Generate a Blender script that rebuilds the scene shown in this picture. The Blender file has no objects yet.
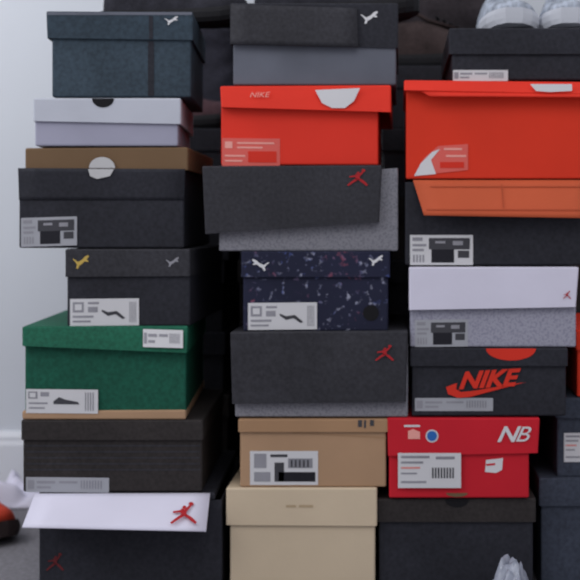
import bpy, bmesh, math, random
from mathutils import Vector, Matrix, noise
random.seed(4)
S=0.0013; D=1.6; VX=400; VY=220; FL=600
CAMZ=(FL-VY)*S
sc=bpy.context.scene
try:
    sc.view_settings.view_transform='Standard'
except Exception: pass
def W(px,py,y=0.0):
    f=(D+y)/D
    return Vector(((px-VX)*S*f, y, CAMZ+(VY-py)*S*f))
def lin(c):
    r=[]
    for v in c:
        v=v/255.0
        r.append(v/12.92 if v<=0.04045 else ((v+0.055)/1.055)**2.4)
    return (r[0],r[1],r[2],1)
MATS={}
def mat(name,rgb,rough=0.72,var=0.18,scale=9,bump=0.15,kind='card',rgb2=None,spec=0.25):
    if name in MATS: return MATS[name]
    m=bpy.data.materials.new(name); m.use_nodes=True
    nt=m.node_tree; N=nt.nodes; L=nt.links
    b=N['Principled BSDF']; b.inputs['Roughness'].default_value=rough
    b.inputs['Specular IOR Level'].default_value=spec
    tc=N.new('ShaderNodeTexCoord')
    nz=N.new('ShaderNodeTexNoise'); nz.inputs['Scale'].default_value=scale; nz.inputs['Detail'].default_value=5
    L.new(tc.outputs['Object'],nz.inputs['Vector'])
    r=N.new('ShaderNodeValToRGB')
    c=lin(rgb)
    lo=tuple(v*(1-var) for v in c[:3])+(1,); hi=tuple(min(1,v*(1+var)) for v in c[:3])+(1,)
    r.color_ramp.elements[0].position=0.3; r.color_ramp.elements[1].position=0.7
    r.color_ramp.elements[0].color=lo; r.color_ramp.elements[1].color=hi
    L.new(nz.outputs['Fac'],r.inputs['Fac'])
    out=r.outputs['Color']
    if kind=='card' and max(rgb)<110 and bump:
        n4=N.new('ShaderNodeTexNoise'); n4.inputs['Scale'].default_value=210; n4.inputs['Detail'].default_value=3
        L.new(tc.outputs['Object'],n4.inputs['Vector'])
        mr=N.new('ShaderNodeMapRange'); mr.inputs[1].default_value=.3; mr.inputs[2].default_value=.7; mr.inputs[3].default_value=.78; mr.inputs[4].default_value=1.2
        L.new(n4.outputs['Fac'],mr.inputs[0])
        vm=N.new('ShaderNodeVectorMath'); vm.operation='SCALE'
        L.new(out,vm.inputs[0]); L.new(mr.outputs[0],vm.inputs['Scale']); out=vm.outputs[0]
    if kind=='speckle':
        n2=N.new('ShaderNodeTexNoise'); n2.inputs['Scale'].default_value=330; n2.inputs['Detail'].default_value=2
        L.new(tc.outputs['Object'],n2.inputs['Vector'])
        r2=N.new('ShaderNodeValToRGB'); r2.color_ramp.elements[0].position=0.45; r2.color_ramp.elements[1].position=0.65
        r2.color_ramp.elements[0].color=(0,0,0,1); r2.color_ramp.elements[1].color=(1,1,1,1)
        L.new(n2.outputs['Fac'],r2.inputs['Fac'])
        mx=N.new('ShaderNodeMixRGB'); mx.inputs[2].default_value=lin(rgb2)
        L.new(r2.outputs['Color'],mx.inputs[0]); L.new(out,mx.inputs[1]); out=mx.outputs[0]
    if kind=='galaxy':
        vo=N.new('ShaderNodeTexNoise'); vo.inputs['Scale'].default_value=130; vo.inputs['Detail'].default_value=3
        L.new(tc.outputs['Object'],vo.inputs['Vector'])
        r2=N.new('ShaderNodeValToRGB'); r2.color_ramp.elements[0].position=0.58; r2.color_ramp.elements[1].position=0.74
        r2.color_ramp.elements[0].color=(0,0,0,1); r2.color_ramp.elements[1].color=(1,1,1,1)
        L.new(vo.outputs['Fac'],r2.inputs['Fac'])
        mx=N.new('ShaderNodeMixRGB')
        n3=N.new('ShaderNodeTexNoise'); n3.inputs['Scale'].default_value=38
        L.new(tc.outputs['Object'],n3.inputs['Vector'])
        r3=N.new('ShaderNodeValToRGB'); cr=r3.color_ramp
        cr.elements[0].position=0.36; cr.elements[1].position=0.70
        cr.elements[0].color=lin((80,96,160)); cr.elements[1].color=lin((130,70,90))
        k=cr.elements.new(.46); k.color=lin((170,172,192)); k=cr.elements.new(.55); k.color=lin((100,104,140))
        L.new(n3.outputs['Fac'],r3.inputs['Fac']); L.new(r3.outputs['Color'],mx.inputs[2])
        L.new(r2.outputs['Color'],mx.inputs[0]); L.new(out,mx.inputs[1]); out=mx.outputs[0]
    L.new(out,b.inputs['Base Color'])
    if bump:
        bn=N.new('ShaderNodeTexNoise'); bn.inputs['Scale'].default_value=40; bn.inputs['Detail'].default_value=4
        L.new(tc.outputs['Object'],bn.inputs['Vector'])
        bp=N.new('ShaderNodeBump'); bp.inputs['Strength'].default_value=bump; bp.inputs['Distance'].default_value=0.004
        L.new(bn.outputs['Fac'],bp.inputs['Height']); L.new(bp.outputs['Normal'],b.inputs['Normal'])
    MATS[name]=m
    return m
# ---------- palette
SLATE=mat('slate_card',(58,72,84)); SLATE2=mat('slate_lid',(52,66,78)); SLATE3=mat('dim_slate_card',(62,68,82))
WHITE=mat('white_card',(196,200,212),var=.06); LILAC=mat('lilac_card',(166,166,186),var=.06)
BLACK=mat('black_card',(43,44,52),var=.2); BLACK2=mat('black_lid_card',(54,54,60)); BLACK3=mat('warm_black_card',(50,46,46))
BROWN=mat('brown_inner_card',(116,92,68),var=.08); KRAFT=mat('kraft_card',(180,146,116),var=.08); KRAFT2=mat('kraft_lid_card',(172,136,104),var=.08)
GREEN=mat('green_card',(24,88,70),var=.1); GREEN2=mat('green_lid_card',(28,96,74),var=.1)
RED=mat('red_card',(236,58,42),var=.05); RED2=mat('red_deep_card',(228,58,34),var=.06); CRIM=mat('crimson_card',(206,32,48),var=.06)
ORANGE=mat('orange_inner_card',(204,94,60),var=.06); GREY=mat('grey_card',(104,108,120)); CREAM=mat('cream_card',(212,194,168),var=.05)
SPECK=mat('speckled_cement_card',(138,138,146),kind='speckle',rgb2=(116,116,126),var=.05)
SPECKL=mat('speckled_light_card',(166,166,182),kind='speckle',rgb2=(142,142,160),var=.05)
GALAXY=mat('galaxy_print_card',(34,37,60),kind='galaxy')
WLID=mat('bright_white_card',(224,222,240),var=.04)
PAPER=mat('label_paper',(214,214,218),var=.03,bump=0); PAPERG=mat('label_paper_grey',(168,170,178),var=.05,bump=0)
PINK=mat('label_pink',(228,104,96),var=.05,bump=0); INK=mat('ink_black',(70,70,76),bump=0); INKG=mat('ink_grey',(148,148,156),bump=0)
INKD=mat('ink_deep_black',(34,34,42),bump=0)
WINK=mat('ink_white',(222,222,226),bump=0,var=.03); RINK=mat('ink_red',(180,40,46),bump=0,var=.05); DRINK=mat('ink_dull_red',(104,38,42),bump=0)
PLINK=mat('ink_faded_red',(222,140,134),bump=0,var=.05)
OINK=mat('ink_orange_red',(222,54,38),bump=0,var=.05); GOLD=mat('ink_gold',(206,176,92),bump=0); BLUE=mat('ink_blue',(50,110,190),bump=0)
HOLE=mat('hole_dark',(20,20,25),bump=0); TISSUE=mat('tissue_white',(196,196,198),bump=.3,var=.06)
FAINT=mat('ink_faint_tan',(184,162,132),bump=0,var=.05); PRED=mat('ink_pale_red',(244,170,160),bump=0,var=.05)

# ---------- builders
def empty(name,o):
    e=bpy.data.objects.new(name,None); e.empty_display_size=0.05; e.location=o
    sc.collection.objects.link(e); return e
def mkobj(name,verts,faces,mats,parent=None,fm=None,smooth=False):
    o=parent.location if parent else Vector((0,0,0))
    me=bpy.data.meshes.new(name); me.from_pydata([tuple(Vector(v)-o) for v in verts],[],faces)
    for m in mats: me.materials.append(m)
    if fm:
        for i,f in enumerate(me.polygons): f.material_index=fm[i]
    if smooth:
        for f in me.polygons: f.use_smooth=True
    me.update()
    ob=bpy.data.objects.new(name,me); sc.collection.objects.link(ob)
    if parent: ob.parent=parent
    return ob
def recalc(ob):
    bm=bmesh.new(); bm.from_mesh(ob.data); bmesh.ops.recalc_face_normals(bm,faces=bm.faces); bm.to_mesh(ob.data); bm.free()
def c3(p,y): return (p[0],p[1],p[2] if len(p)>2 else y)
def shell(name,quad,y,yb,m,parent,open_='none',dx=0,th=0.002,bev=0.0022):
    q=[W(*c3(p,y)) for p in quad]
    bk=[Vector((v.x+dx,yb,v.z)) for v in q]
    v=q+bk
    F={'front':(3,2,1,0),'back':(4,5,6,7),'top':(0,1,5,4),'bottom':(7,6,2,3),'left':(3,0,4,7),'right':(1,2,6,5)}
    faces=[f for k,f in F.items() if k!=open_]
    ob=mkobj(name,v,faces,[m],parent)
    bm=bmesh.new(); bm.from_mesh(ob.data)
    c=sum((x.co for x in bm.verts),Vector())/8
    for f in bm.faces:
        f.normal_update()
        if f.normal.dot(f.calc_center_median()-c)<0: f.normal_flip()
    bm.to_mesh(ob.data); bm.free()
    b=ob.modifiers.new('bev','BEVEL'); b.width=bev; b.segments=2; b.limit_method='ANGLE'
    if open_!='none':
        s=ob.modifiers.new('sol','SOLIDIFY'); s.thickness=th; s.offset=-1
    return ob
def panel(name,quad,m,parent,th=0.0018,y=0,n=8,warp=0.0):
    q=[W(*c3(p,y)) for p in quad]
    vs=[];fs=[]
    for j in range(n+1):
        for i in range(n+1):
            a=i/n;b=j/n
            p=(q[0]*(1-a)+q[1]*a)*(1-b)+(q[3]*(1-a)+q[2]*a)*b
            p=p.copy(); p.y+=warp*math.sin(math.pi*a)*math.sin(math.pi*b)
            vs.append(p)
    for j in range(n):
        for i in range(n):
            k=j*(n+1)+i
            fs.append((k+n+1,k+n+2,k+1,k))
    ob=mkobj(name,vs,fs,[m],parent,smooth=True)
    s=ob.modifiers.new('sol','SOLIDIFY'); s.thickness=th; s.offset=-1
    return ob
def plane_yf(quad,off=0.0):
    """depth (world y) of the sloping flap surface at a measured point"""
    q=[W(*p) for p in quad]
    n=(q[1]-q[0]).cross(q[3]-q[0]).normalized()
    cam=Vector((0,-D,CAMZ))
    def f(px,py):
        d=W(px,py,0)-cam
        t=(q[0]-cam).dot(n)/d.dot(n)
        return (cam+d*t).y-off
    return f
def decal(name,items,y,parent,yf=None):
    vs=[];fs=[];fm=[];mats=[]
    for poly,m,ly in items:
        if m not in mats: mats.append(m)
        k=len(vs)
        for p in poly:
            yy=(yf(p[0],p[1]) if yf else y)-0.0005-ly*0.00035
            vs.append(W(p[0],p[1],yy))
        a=sum(poly[i][0]*poly[(i+1)%len(poly)][1]-poly[(i+1)%len(poly)][0]*poly[i][1] for i in range(len(poly)))
        idx=tuple(range(k,k+len(poly)))
        if a>0: idx=idx[::-1]
        fs.append(idx); fm.append(mats.index(m))
    return mkobj(name,vs,fs,mats,parent,fm)
def R(x0,y0,x1,y1,sl=0,xr=0):
    return [(x0,y0+sl*(x0-xr)),(x1,y0+sl*(x1-xr)),(x1,y1+sl*(x1-xr)),(x0,y1+sl*(x0-xr))]
def circ(cx,cy,rx,ry=None,a0=0,a1=360,n=20):
    ry=ry or rx
    return [(cx+rx*math.cos(math.radians(a0+(a1-a0)*i/n)),cy+ry*math.sin(math.radians(a0+(a1-a0)*i/n))) for i in range(n+(0 if a1-a0==360 else 1))]
def label(parent,x0,y0,x1,y1,y,style='a',sl=0.0,paper=None,yf=None):
    it=[]
    def r(a,b,c,d,m,l=1):
        w=x1-x0;h=y1-y0
        it.append((R(x0+a*w,y0+b*h,x0+c*w,y0+d*h,sl,x0),m,l))
    P=paper or PAPER
    r(0,0,1,1,P,0)
    if style=='a':
        r(.04,.08,.20,.2,INKG); r(.04,.3,.26,.38,INKG); r(.04,.46,.22,.54,INKG)
        r(.3,.1,.95,.48,INK); r(.34,.48,.7,.92,INKD); r(.76,.52,.94,.76,INK)
        for i in range(4): r(.05+i*.05,.66,.075+i*.05,.9,INKG)
        r(.4,.2,.56,.28,INKG,2); r(.68,.2,.84,.34,INKG,2)
    elif style=='p':
        r(.04,.12,.2,.5,INKG); r(.07,.2,.17,.42,P,2); r(.26,.12,.42,.2,INKG)
        r(.04,.62,.34,.7,INKG); r(.04,.8,.3,.87,INKG)
        for i in range(5): r(.86+i*.022,.12,.868+i*.022,.88,INKG)
        s=[(.46,.4),(.55,.5),(.68,.46),(.8,.72),(.76,.76),(.66,.58),(.55,.64),(.46,.48)]
        w=x1-x0;h=y1-y0
        it.append(([(x0+a*w,y0+b*h+sl*a*w) for a,b in s],INK,1))
        r(.26,.3,.4,.5,INKG)
    elif style=='s':
        r(.02,.2,.1,.8,INKG); r(.13,.25,.35,.42,INKG); r(.13,.6,.3,.75,INKG); r(.4,.25,.62,.4,INKG)
        for i in range(8): r(.66+i*.034,.2,.676+i*.034,.75,INKG)
    elif style=='g':
        r(.03,.1,.16,.4,INKG); r(.05,.16,.13,.34,P,2); r(.2,.12,.32,.3,INKG); r(.04,.55,.3,.62,INKG); r(.04,.75,.26,.82,INKG)
        w=x1-x0;h=y1-y0
        s=[(.38,.5),(.46,.32),(.54,.42),(.72,.52),(.74,.62),(.38,.62)]
        it.append(([(x0+a*w,y0+b*h+sl*a*w) for a,b in s],INK,1))
        for i in range(4): r(.82+i*.035,.12,.835+i*.035,.88,INKG)
    elif style=='n':
        r(.05,.08,.5,.15,INKG); r(.05,.24,.4,.3,INKG); r(.05,.4,.35,.45,PLINK); r(.05,.56,.3,.61,INKG); r(.05,.8,.45,.86,INKG)
        for i in range(8): r(.54+i*.046,.42,.565+i*.046,.72,INK)
        r(.6,.1,.9,.18,INKG)
    elif style=='r':
        r(.05,.12,.18,.36,PRED); r(.26,.14,.9,.2,PRED); r(.26,.3,.7,.36,PRED); r(.45,.46,.94,.86,OINK); r(.05,.6,.4,.66,PRED); r(.05,.78,.35,.84,PRED)
    elif style=='k':
        r(.06,.08,.24,.5,INKG); r(.3,.1,.55,.18,INK); r(.06,.62,.3,.9,INKG); r(.36,.34,.5,.9,INK); r(.42,.62,.96,.9,INKD); r(.56,.22,.92,.5,INKG)
        for i in range(5): r(.6+i*.06,.26,.625+i*.06,.48,INK,2)
    return decal('size_label',it,y,parent,yf)
CAT=[(0,.25),(.15,.35),(.3,.5),(.55,.35),(.75,.1),(.95,0),(1,.12),(.85,.3),(.98,.45),(.9,.5),(.72,.45),(.55,.65),(.4,.75),(.3,1),(.2,.95),(.25,.7),(.12,.45),(0,.35)]
def cat(parent,x0,y0,w,h,y,m,flip=False,name='leaping_cat_logo'):
    pl=[(x0+((1-a) if flip else a)*w,y0+b*h) for a,b in CAT]
    decal(name,[(pl,m,0)],y,parent)
JUMP=[[(.72,0),(.82,0),(.88,.07),(.85,.15),(.74,.16),(.68,.08)],
 [(.72,.14),(.8,.18),(.62,.42),(.52,.36)],
 [(.42,.28),(.62,.36),(.6,.6),(.44,.62),(.38,.45)],
 [(.5,.16),(.6,.18),(.6,.3),(.5,.32),(.45,.24)],
 [(.4,.36),(.44,.46),(.12,.5),(.1,.42)],
 [(.44,.54),(.56,.62),(.3,.8),(.06,1),(0,.93),(.22,.72)],
 [(.48,.58),(.6,.54),(.8,.68),(1,.92),(.93,1),(.72,.8)]]
def jumper(parent,x0,y0,w,h,y,m,yf=None):
    decal('jumping_figure_logo',[([(x0+a*w,y0+b*h) for a,b in p],m,i%3) for i,p in enumerate(JUMP)],y,parent,yf)
def text(parent,s,px,py,size_px,y,m,shear=0,rot=0,sx=1,bold=0):
    cu=bpy.data.curves.new('printed_text','FONT'); cu.body=s; cu.size=size_px*S*1.35; cu.shear=shear; cu.extrude=0.0002; cu.offset=bold
    cu.align_x='CENTER'; cu.align_y='CENTER'; cu.materials.append(m)
    ob=bpy.data.objects.new('printed_text',cu); sc.collection.objects.link(ob); ob.parent=parent
    ob.location=W(px,py,y-0.001)-parent.location; ob.rotation_euler=(math.radians(90),rot,0); ob.scale=(sx,1,1)
    return ob
def box(body,lid,bm_,lm,y=0,depth=0.29,dx=0,lidfront=0.004,name='filler_shoe_box'):
    c=W((body[0][0]+body[1][0])/2,(body[0][1]+body[3][1])/2,y); c.y=y+depth/2
    e=empty(name,c)
    shell('box_body',body,y,y+depth,bm_,e,'top',dx)
    if lid: shell('box_lid',lid,y-lidfront,y+depth+0.003,lm,e,'bottom',dx)
    return e
def Q(x0,y0,x1,y1,tl=0,tr=0,br=0,bl=0):
    return [(x0,y0+tl),(x1,y0+tr),(x1,y1+br),(x0,y1+bl)]

# ================= LEFT STACK
b=box(Q(52,16,191,97),[(46,11),(193,12),(193,40),(47,38)],SLATE,SLATE2,y=-.002,depth=.235,dx=-.022)
decal('tape_band',[(R(148,41,154,96),BLACK,0)],-.002,b); decal('lid_edge_print',[(R(47,12,192,15),GREY,0)],-.006,b)
cat(b,165,16,13,9,-.006,WINK); decal('tape_band',[(R(149,16,153,39),BLACK,0)],-.006,b)
b=box(Q(35,101,178,146),Q(33,98,181,122,0,0,2,-1),LILAC,WHITE,y=.0,depth=.23,dx=-.024)
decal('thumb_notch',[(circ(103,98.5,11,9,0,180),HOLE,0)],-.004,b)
b=box(Q(19,170,184,248),[(25,148),(188,147),(188,170),(25,169)],BLACK,BROWN,lidfront=-.001,dx=-.012)
panel('front_flap',[(18,168,-.003),(185,169,-.003),(184,200,-.001),(19,200,-.001)],BLACK,b)
decal('tissue_in_notch',[(circ(102,168,13,11,180,360),TISSUE,0)],-.002,b)
decal('thumb_notch',[([(88,169),(114,169),(110,176),(97,179),(90,176)],TISSUE,1)],-.0035,b)
label(b,21,218,77,247,-.001,'a',-.03,PAPERG)
b=box(Q(67,254,190,326),[(65,249),(190,249),(190,276),(65,277)],BLACK,BLACK2)
cat(b,73,255,16,14,-.004,GOLD); cat(b,166,257,13,10,-.004,INKG)
label(b,70,299,139,326,0,'p',-.01)
gl=[(22,326.5,-.006),(188,326,-.006),(187,353,-.012),(22,346,-.012)]
b=box(Q(25,332,186,419),gl,GREEN,GREEN2,lidfront=0.006,dx=-.024)
shell('tray_edge',[(22,411),(186,410),(186,419.5),(22,419.5)],-.003,.296,KRAFT,b,'none',dx=-.024)
label(b,26,389,98,413,-.0034,'g',.01)
label(b,143,329,183,347,0,'s',.03,yf=plane_yf(gl,.0006))
b=box(Q(23,424,202,492),Q(21,420,203,440),BLACK3,BLACK3,dx=-.015)
decal('woven_print',[(R(26,445+i*6,200,446.5+i*6),BLACK2,0) for i in range(5)],0,b)
label(b,26,477,109,492,0,'s',0.01,PAPERG)
b=box(Q(39,500,222,600),None,BLACK,BLACK,dx=-.012)
shell('box_lid',Q(38,493,215,500),-.001,.295,BLACK,b,'none',dx=-.012)
lf=[(35,493.5,-.002),(210,493,-.002),(206,531,-.055),(22,527,-.055)]
panel('open_lid_flap',lf,WLID,b)
jumper(b,170,502,27,22,0,RINK,plane_yf(lf,.0008))
jumper(b,46,553,18,18,0,DRINK)

# ================= MIDDLE STACK
b=box(Q(233,8,396,85),None,GREY,GREY)
panel('folded_lid',[(231,4,-.006),(357,8,-.006),(358,47,-.01),(230,44,-.01)],BLACK2,b,th=.003)
shell('box_lid',[(230,3),(398,3),(398,48),(230,44)],-.003,.292,BLACK,b,'bottom')
cat(b,361,11,17,13,-.003,WINK)
b=box(Q(221,92,378,165),[(220,86),(391,85),(391,112,-.012),(221,107,-.012)],RED,RED,lidfront=.006)
decal('thumb_notch',[([(315,90),(360,88),(354,101),(345,108),(332,108),(322,103)],WINK,0)],-.013,b)
text(b,'NIKE',259,95,5.5,-.012,PRED,.3,-.02,1.2)
label(b,222,138,280,166,0,'r',.01,PINK)
b=box([(219,180),(398,168),(398,251),(219,251)],None,SPECK,SPECK)
shell('box_lid',[(202,166),(382,165),(379,222,-.012),(205,234,-.012)],-.012,.29,BLACK2,b,'bottom')
jumper(b,347,169,21,17,-.0125,RINK)
b=box(Q(243,256,388,331),Q(241,251,390,277),GALAXY,GALAXY)
cat(b,252,259,17,12,-.004,WINK,True); cat(b,369,255,14,11,-.004,WINK)
label(b,248,303,317,330,0,'p',-.01)
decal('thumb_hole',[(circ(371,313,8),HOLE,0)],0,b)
b=box(Q(235,345,408,417),None,SPECK,SPECK)
shell('box_lid',[(230,332),(408,331),(406,402,-.01),(232,404,-.01)],-.01,.29,BLACK2,b,'bottom')
jumper(b,375,345,19,16,-.0115,RINK)
b=box(Q(240,424,386,487),Q(238,419,388,432),KRAFT,KRAFT2)
decal('tape_seam',[([(292,433),(296,432.5),(386,437),(386,438.5)],KRAFT2,0)],0,b)
label(b,250,451,318,485,0,'k',0.0)
decal('corner_mark',[(R(358,420,362,427),INK,0),(R(364,420,366,428),INK,0),(R(370,420,374,426),INK,0)],-.004,b)
b=box(Q(230,495,375,600),Q(226,488,377,526,0,0,0,-1),CREAM,CREAM)
decal('faint_print',[(R(286,505,296,507.5),FAINT,0),(R(299,505,313,507.5),FAINT,0)],-.004,b)

# ================= RIGHT STACK
b=box(Q(452,34,596,80),Q(449,28,598,54),BLACK,BLACK)
label(b,453,70,508,81,-.0002,'s',0.0)
b=box(Q(406,86,600,179),[(404,80),(600,82),(600,94,-.016),(404,90,-.016)],RED2,RED,lidfront=.006)
panel('lid_front',[(405,81,-.006),(600,83,-.006),(600,97,-.018),(430,96,-.018)],RED,b)
decal('thumb_notch',[([(530,84),(572,84),(572,91),(550,92),(536,91)],WINK,0)],-.0185,b)
decal('torn_label',[([(414,176),(424,158),(438,146),(468,144),(468,170),(440,173)],PINK,0),([(414,176),(421,163),(432,152),(440,149),(431,160),(436,174)],WINK,1),
  (R(444,148,462,150),PRED,1),(R(446,155,466,157),PRED,1),(R(440,162,464,168),OINK,1)],-.0004,b)
b=box(Q(405,182,592,265),None,BLACK,BLACK)
of=[(413,180,-.004),(594,180,-.004),(596,218,-.024),(424,215,-.024)]
panel('open_lid_flap',of,ORANGE,b)
OF=plane_yf(of,.0008)
OR2=mat('orange_crease_card',(182,82,52),var=.05,bump=0)
decal('flap_crease',[(R(426,209,590,210),OR2,0),(R(430,186,590,187),OR2,0),([(501,184),(502.3,184),(504.3,208),(503,208)],OR2,0)],0,b,OF)
label(b,410,235,473,265,0,'a',0.0)
b=box(Q(410,272,576,347),[(409,267),(579,267),(576,307,-.008),(409,310,-.008)],SPECKL,WLID,lidfront=.008)
jumper(b,563,291,8,8,-.009,RINK)
label(b,415,320,468,347,0,'a',-.01,PAPERG)
b=box(Q(412,352,566,416),Q(410,348,568,366),BLACK,BLACK)
decal('thumb_notch',[(circ(511,348.5,25,12,0,180),OINK,0)],-.004,b)
text(b,'NIKE',486,380,17,-.001,OINK,.4,-.06,1.12,.0012)
SW=[(446,387),(448,394),(458,398),(470,397),(526,382),(472,391),(461,392),(456,389),(457,383)]
decal('swoosh_print',[(SW,OINK,1)],-.001,b)
label(b,415,398,493,411,0,'s',0.0,PAPERG)
b=box(Q(389,424,529,498),[(387,418),(540,418),(538,453),(388,456)],CRIM,CRIM)
text(b,'N',506,435,16,-.0045,WINK,.4,0,1.15,.0006)
text(b,'B',521,435,16,-.0045,WINK,.4,0,1.15,.0)
decal('round_sticker',[(circ(432,436,6.5),PAPER,0),(circ(432,436,5),BLUE,1)],-.004,b)
decal('lid_print',[(R(404,425,420,427),WINK,0),([(408,431),(413,429),(420,432),(420,439),(408,439)],PRED,0)],-.004,b)
label(b,398,453,461,488,-.0045,'n',0.0)
decal('small_logo',[([(486,460),(503,458),(502,470),(496,473),(485,472)],WINK,0),(R(486,464,495,466,-.1,486),CRIM,1)],0,b)
b=box(Q(379,502,533,600),Q(377,499,536,522,0,-1,0,0),BLACK,BLACK3,y=.01)
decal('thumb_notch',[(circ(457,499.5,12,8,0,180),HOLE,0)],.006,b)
decal('notch_ring',[(circ(457,493,11,4,0,180),BROWN,0)],0,b)

# ================= FAR RIGHT STACK
b=box(Q(577,334,720,397),Q(576,330,721,350),RED2,RED2,y=.04)
b=box(Q(557,402,720,477),Q(555,398,721,418),SLATE3,SLATE3,y=.04)
label(b,564,433,600,462,.04,'n',0.0)
b=box(Q(541,483,720,591.0),Q(539,478,721,506),SLATE3,SLATE3,y=.035)

# ================= BACK ROW of dark filler boxes added behind the front stacks to darken their gaps
YB=.36
def filler_stack(xa,xb,tops):
    z=0.0
    for i,h in enumerate(tops):
        jx=random.uniform(-.006,.006)
        w0=xa+jx; w1=xb+jx
        e=empty('filler_shoe_box',Vector(((w0+w1)/2,YB+.14,z+h/2)))
        m=random.choice([BLACK,BLACK3,BLACK]) 
        def sh(nm,x0,z0,x1,z1,y0,y1,mm,op):
            q=[(x0,z1),(x1,z1),(x1,z0),(x0,z0)]
            vs=[(a,y0,b_) for a,b_ in q]+[(a,y1,b_) for a,b_ in q]
            F={'front':(3,2,1,0),'back':(4,5,6,7),'top':(0,1,5,4),'bottom':(7,6,2,3),'left':(3,0,4,7),'right':(1,2,6,5)}
            ob=mkobj(nm,vs,[f for k,f in F.items() if k!=op],[mm],e)
            bv=ob.modifiers.new('bev','BEVEL'); bv.width=.0015; bv.segments=2; bv.limit_method='ANGLE'
        sh('box_body',w0+.003,z,w1-.003,z+h-.004,YB+.003,YB+.277,m,'top')
        sh('box_lid',w0,z+h-.035,w1,z+h-.0003,YB,YB+.28,m,'bottom')
        z+=h
    return z
hs=[.105,.11,.1,.115,.1,.11]
ZL=filler_stack(-.50,-.275,hs)
ZM=filler_stack(-.262,-.037,hs+[.105])
ZR=filler_stack(-.024,.212,hs+[.1])
ZX=filler_stack(.236,.47,hs)

# ================= SNEAKERS
def sneaker(name,loc,rz,col_up,col_sole,col_in,L=.29,scale=1,toe=.0):
    e=empty(name,Vector((0,0,0)))
    prof=[(0,.022,.060),(.03,.032,.082),(.1,.036,.092),(.22,.036,.098),(.34,.036,.100),(.45,.038,.094),(.58,.042,.078),(.72,.047,.064),(.84,.048,.056),(.93,.040,.050),(.975,.028,.042),(1.0,.012,.032)]
    def spring(t): return .014*max(0,(t-.75)/.25)**2
    n=16; vs=[];fs=[]
    for t,w,h in prof:
        for i in range(n+1):
            a=math.pi*i/n
            x=-w*math.copysign(abs(math.cos(a))**.75,math.cos(a))
            z=.018+(h-.018)*abs(math.sin(a))**.8+spring(t)
            vs.append((x,-t*L+L/2,z))
    for j in range(len(prof)-1):
        for i in range(n):
            k=j*(n+1)+i
            if 1<=j<=3 and 6<=i<=9: continue
            fs.append((k,k+1,k+n+2,k+n+1))
    k0=(len(prof)-1)*(n+1); fs.append(tuple(range(k0,k0+n+1))); fs.append(tuple(range(n,-1,-1)))
    up=mkobj('upper',vs,fs,[col_up],e,smooth=True); recalc(up)
    s=up.modifiers.new('sub','SUBSURF'); s.levels=1; s.render_levels=2
    m=2*len(prof); vs=[]
    for (dx,z) in ((.95,0),(1.06,.008),(1.08,.018),(1.0,.026)):
        r1=[(-(w*dx+.002),(.5-t)*L*(1.0+.02*dx),z+spring(t)*1.0) for t,w,h in prof]
        r2=[(-x,y,z2) for x,y,z2 in reversed(r1)]
        vs+=r1+r2
    fs=[tuple(range(m)),tuple(range(3*m,4*m))]
    for l in (0,1,2):
        for i in range(m): 
            k=(i+1)%m; fs.append((l*m+i,l*m+k,(l+1)*m+k,(l+1)*m+i))
    so=mkobj('sole',vs,fs,[col_sole],e); recalc(so)
    ins=mkobj('insole',[(-.03,L*.46,.045),(.03,L*.46,.045),(.032,0,.045),(-.032,0,.045)],[(0,1,2,3)],[col_in],e)
    tg=mkobj('tongue',[(-.02,.02,.1),(.02,.02,.1),(.022,.06,.125),(-.022,.06,.125),(-.02,-.04,.082),(.02,-.04,.082)],[(0,1,2,3),(4,5,1,0)],[col_up],e,smooth=True)
    s=tg.modifiers.new('sol','SOLIDIFY'); s.thickness=.005
    lv=[];lf=[]
    for i in range(5):
        y0=.005-i*.014; z0=.1-i*.0065
        k=len(lv)
        for a in range(9):
            x=-.024+.006*a; zz=z0+.006-.6*x*x*6
            lv+= [(x,y0-.003,zz),(x,y0+.003,zz+.001)]
        for a in range(8): lf.append((k+2*a,k+2*a+2,k+2*a+3,k+2*a+1))
    la=mkobj('laces',lv,lf,[col_sole],e,smooth=True)
    s=la.modifiers.new('sol','SOLIDIFY'); s.thickness=.0025
    e.location=loc; e.rotation_euler=(0,0,rz); e.scale=(scale,)*3
    return e
SHG=mat('pale_mesh_fabric',(170,178,192),rough=.85,var=.45,scale=90,bump=.3); SHS=mat('foam_white',(200,204,214),rough=.6,var=.04)
SHD=mat('dark_fabric',(44,44,52),rough=.9,var=.35,scale=30); SHD2=mat('dark_sole',(30,30,34),rough=.8); SHP=mat('plum_suede',(80,58,64),rough=.95,var=.25,scale=25)
SHR=mat('orange_red_mesh',(205,70,48),rough=.8,var=.15,scale=50); SHM=mat('brown_suede',(60,50,50),rough=.95,var=.3,scale=25)
zr=W(0,28).z+.0006
sneaker('running_shoe',Vector((W(512,0).x,.15,zr)),.05,SHG,SHS,SHD,scale=.8)
sneaker('running_shoe',Vector((W(577,0).x,.15,zr)),-.04,SHG,SHS,SHD,scale=.8)
sneaker('dark_sneaker',Vector((W(158,0).x,.13,W(0,11).z+.0015)),1.5,SHD,SHD2,SHD,scale=.7)
sneaker('dark_sneaker',Vector((-.375,YB+.06,ZL+.001)),1.55,SHP,SHD2,SHD,scale=.8)
sneaker('dark_sneaker',Vector((W(330,0).x,.15,W(0,3).z+.001)),1.5,SHD,SHD2,SHD,scale=.8)
sneaker('dark_sneaker',Vector((.065,YB+.055,ZR+.001)),1.45,SHM,SHD2,SHD,scale=.8)
sneaker('red_sneaker',Vector((-.70,.36,.001)),.75,SHR,SHM,SHD,scale=.95)
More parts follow.
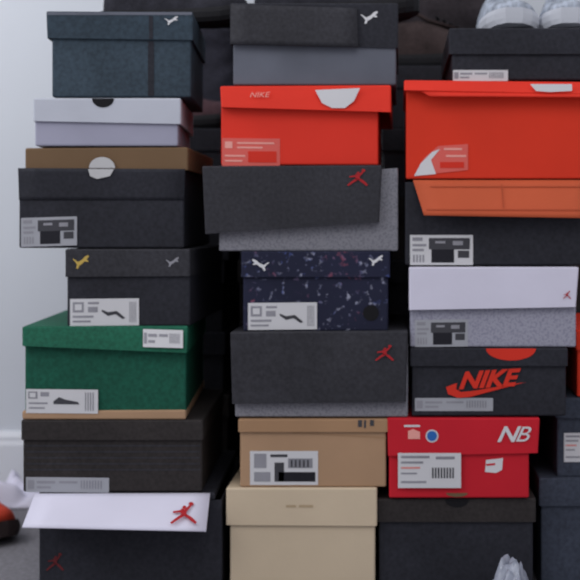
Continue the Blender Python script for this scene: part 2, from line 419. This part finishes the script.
# dark folded jackets piled on the back row
CLO=mat('dark_jacket_cloth',(46,46,56),rough=.95,var=.45,scale=14,bump=.4); CLO2=mat('brown_jacket_cloth',(50,45,49),rough=.95,var=.45,scale=14,bump=.4)
def jacket(x0,x1,y0,y1,z0,h,m,seed):
    vs=[];fs=[];nu,nv=64,40
    cx=(x0+x1)/2; cy=(y0+y1)/2; a=(x1-x0)/2; b_=(y1-y0)/2
    for j in range(nv+1):
        ph=math.pi/2*(j/nv)
        for i in range(nu):
            th=2*math.pi*i/nu
            r=math.cos(ph)**.35
            ct,st=math.cos(th),math.sin(th)
            ux=math.copysign(abs(ct)**.6,ct)*r; uy=math.copysign(abs(st)**.6,st)*r
            z=math.sin(ph)**.8
            p=Vector((ux*a,uy*b_,z*h))
            nn=noise.noise(Vector((p.x*9+seed,p.y*9,p.z*26)))
            fold=abs(noise.noise(Vector((p.x*5+seed*2,p.y*5,p.z*34+nn*1.5))))
            k=1-.14*fold-.05*abs(nn)
            vs.append((cx+p.x*k,cy+p.y*k,z0+p.z*(1-.2*fold*(z>.6))))
    for j in range(nv):
        for i in range(nu):
            i2=(i+1)%nu
            fs.append((j*nu+i,j*nu+i2,(j+1)*nu+i2,(j+1)*nu+i))
    fs.append(tuple(reversed(range(nu))))
    ob=mkobj('folded_jacket',vs,fs,[m],None,smooth=True); recalc(ob)
    ob.data.polygons[len(fs)-1].use_smooth=False
    s=ob.modifiers.new('sub','SUBSURF'); s.levels=1; s.render_levels=1
    return ob
jacket(-.495,-.262,YB+.135,YB+.29,ZL+.001,.27,CLO,3.1)
jacket(-.255,-.035,YB+.01,YB+.29,ZM+.001,.18,CLO,7.7)
jacket(-.026,.214,YB+.125,YB+.29,ZR+.001,.19,CLO2,5.2)

# plastic bag on floor in front of right stack
PL=mat('clear_plastic',(150,156,172),rough=.25,var=.25,scale=40,spec=.6)
vs=[];fs=[];nx,ny=80,44
for j in range(ny+1):
    for i in range(nx+1):
        x=-.03+.23*i/nx; y=-.17+.15*j/ny
        e_=min(1,5*min(i/nx,1-i/nx,j/ny,1-j/ny))
        z=.002+e_*(.02+.026*abs(noise.noise(Vector((x*22,y*22,1))))+.014*abs(noise.noise(Vector((x*60,y*60,3)))))
        g=math.exp(-(((x-.137)/.022)**2+((y+.09)/.03)**2)**1.6)
        z+=.052*g*(.75+.8*abs(noise.noise(Vector((x*75,y*75,5)))))
        vs.append((x+.01*g*noise.noise(Vector((x*60,y*60,9))),y,z))
for j in range(ny):
    for i in range(nx):
        k=j*(nx+1)+i; fs.append((k,k+1,k+nx+2,k+nx+1))
pb=mkobj('plastic_bag',vs,fs,[PL],None,smooth=True)
s=pb.modifiers.new('sol','SOLIDIFY'); s.thickness=.0006
# crumpled sheet of tissue paper on floor far left
vs=[];fs=[];n=26
for j in range(n+1):
    for i in range(n+1):
        x=-.72+.13*i/n; y=.50+.13*j/n
        e_=min(1,5*min(i/n,1-i/n,j/n,1-j/n))
        vs.append((x,y,.002+e_*(.012+.05*abs(noise.noise(Vector((x*24,y*24,11)))))))
for j in range(n):
    for i in range(n):
        k=j*(n+1)+i; fs.append((k,k+1,k+n+2,k+n+1))
tp=mkobj('tissue_paper',vs,fs,[WLID],None,smooth=True)
s=tp.modifiers.new('sol','SOLIDIFY'); s.thickness=.0005

# ================= ROOM
YW=.70
WALL=mat('painted_wall',(212,217,225),rough=.8,var=.03,scale=3,bump=.03); TRIM=mat('white_trim',(226,229,236),rough=.5,var=.02,bump=0)
FLO=mat('grey_carpet',(128,126,132),rough=.95,var=.2,scale=160,bump=.8)
def cube(name,a,b_,m,bev=0):
    x0,y0,z0=a;x1,y1,z1=b_
    vs=[(x0,y0,z0),(x1,y0,z0),(x1,y1,z0),(x0,y1,z0),(x0,y0,z1),(x1,y0,z1),(x1,y1,z1),(x0,y1,z1)]
    ob=mkobj(name,vs,[(0,3,2,1),(4,5,6,7),(0,1,5,4),(1,2,6,5),(2,3,7,6),(3,0,4,7)],[m])
    return ob
cube('wall_back',(-2.2,YW,0),(1.8,YW+.1,2.4),WALL)
cube('floor',(-2.2,-2.6,-.1),(1.8,YW+.1,0),FLO)
prof=[(0,0),(-.014,0),(-.014,.075),(-.011,.083),(-.011,.09),(-.006,.098),(0,.1)]
vs=[];fs=[]
for x in (-2.2,1.8):
    for py_,pz in prof: vs.append((x,YW+py_-.0003,pz+.0003))
n=len(prof)
for i in range(n):
    k=(i+1)%n; fs.append((i,k,n+k,n+i))
fs+= [tuple(range(n)),tuple(range(n,2*n))]
bb=mkobj('baseboard_back',vs,fs,[TRIM]); recalc(bb)

# ================= LIGHT
w=bpy.data.worlds.new('World'); sc.world=w; w.use_nodes=True
w.node_tree.nodes['Background'].inputs[0].default_value=(.92,.93,1,1)
w.node_tree.nodes['Background'].inputs[1].default_value=.58
def area(name,loc,tgt,size,power,col):
    l=bpy.data.lights.new(name,'AREA'); l.size=size; l.energy=power; l.color=col
    o=bpy.data.objects.new(name,l); sc.collection.objects.link(o); o.location=loc
    o.rotation_euler=(Vector(tgt)-Vector(loc)).to_track_quat('-Z','Y').to_euler()
area('wall_fill_light',(-1.7,-1.3,1.6),(-.1,.1,.5),1.2,10,(.97,.98,1))
area('wall_fill_light',(-1.5,-.1,1.5),(-.9,.7,.9),.6,8,(.98,.98,1))  # added lamp aimed at the back wall to brighten its left part
area('front_top_fill',(.3,-1.6,2.1),(0,.1,.4),1.0,8,(1,.96,.94))  # broad area light from front and above, added on top of the ambient
cam=bpy.data.cameras.new('camera'); co=bpy.data.objects.new('camera',cam); sc.collection.objects.link(co)
co.location=(0,-D,CAMZ); co.rotation_euler=(math.radians(90),0,0)
cam.sensor_width=36; cam.lens=36*D/(580*S); cam.shift_x=(290-VX)/580; cam.shift_y=(VY-290)/580
cam.clip_start=.05
cam.dof.use_dof=True; cam.dof.focus_distance=1.3; cam.dof.aperture_fstop=7.5
sc.camera=co
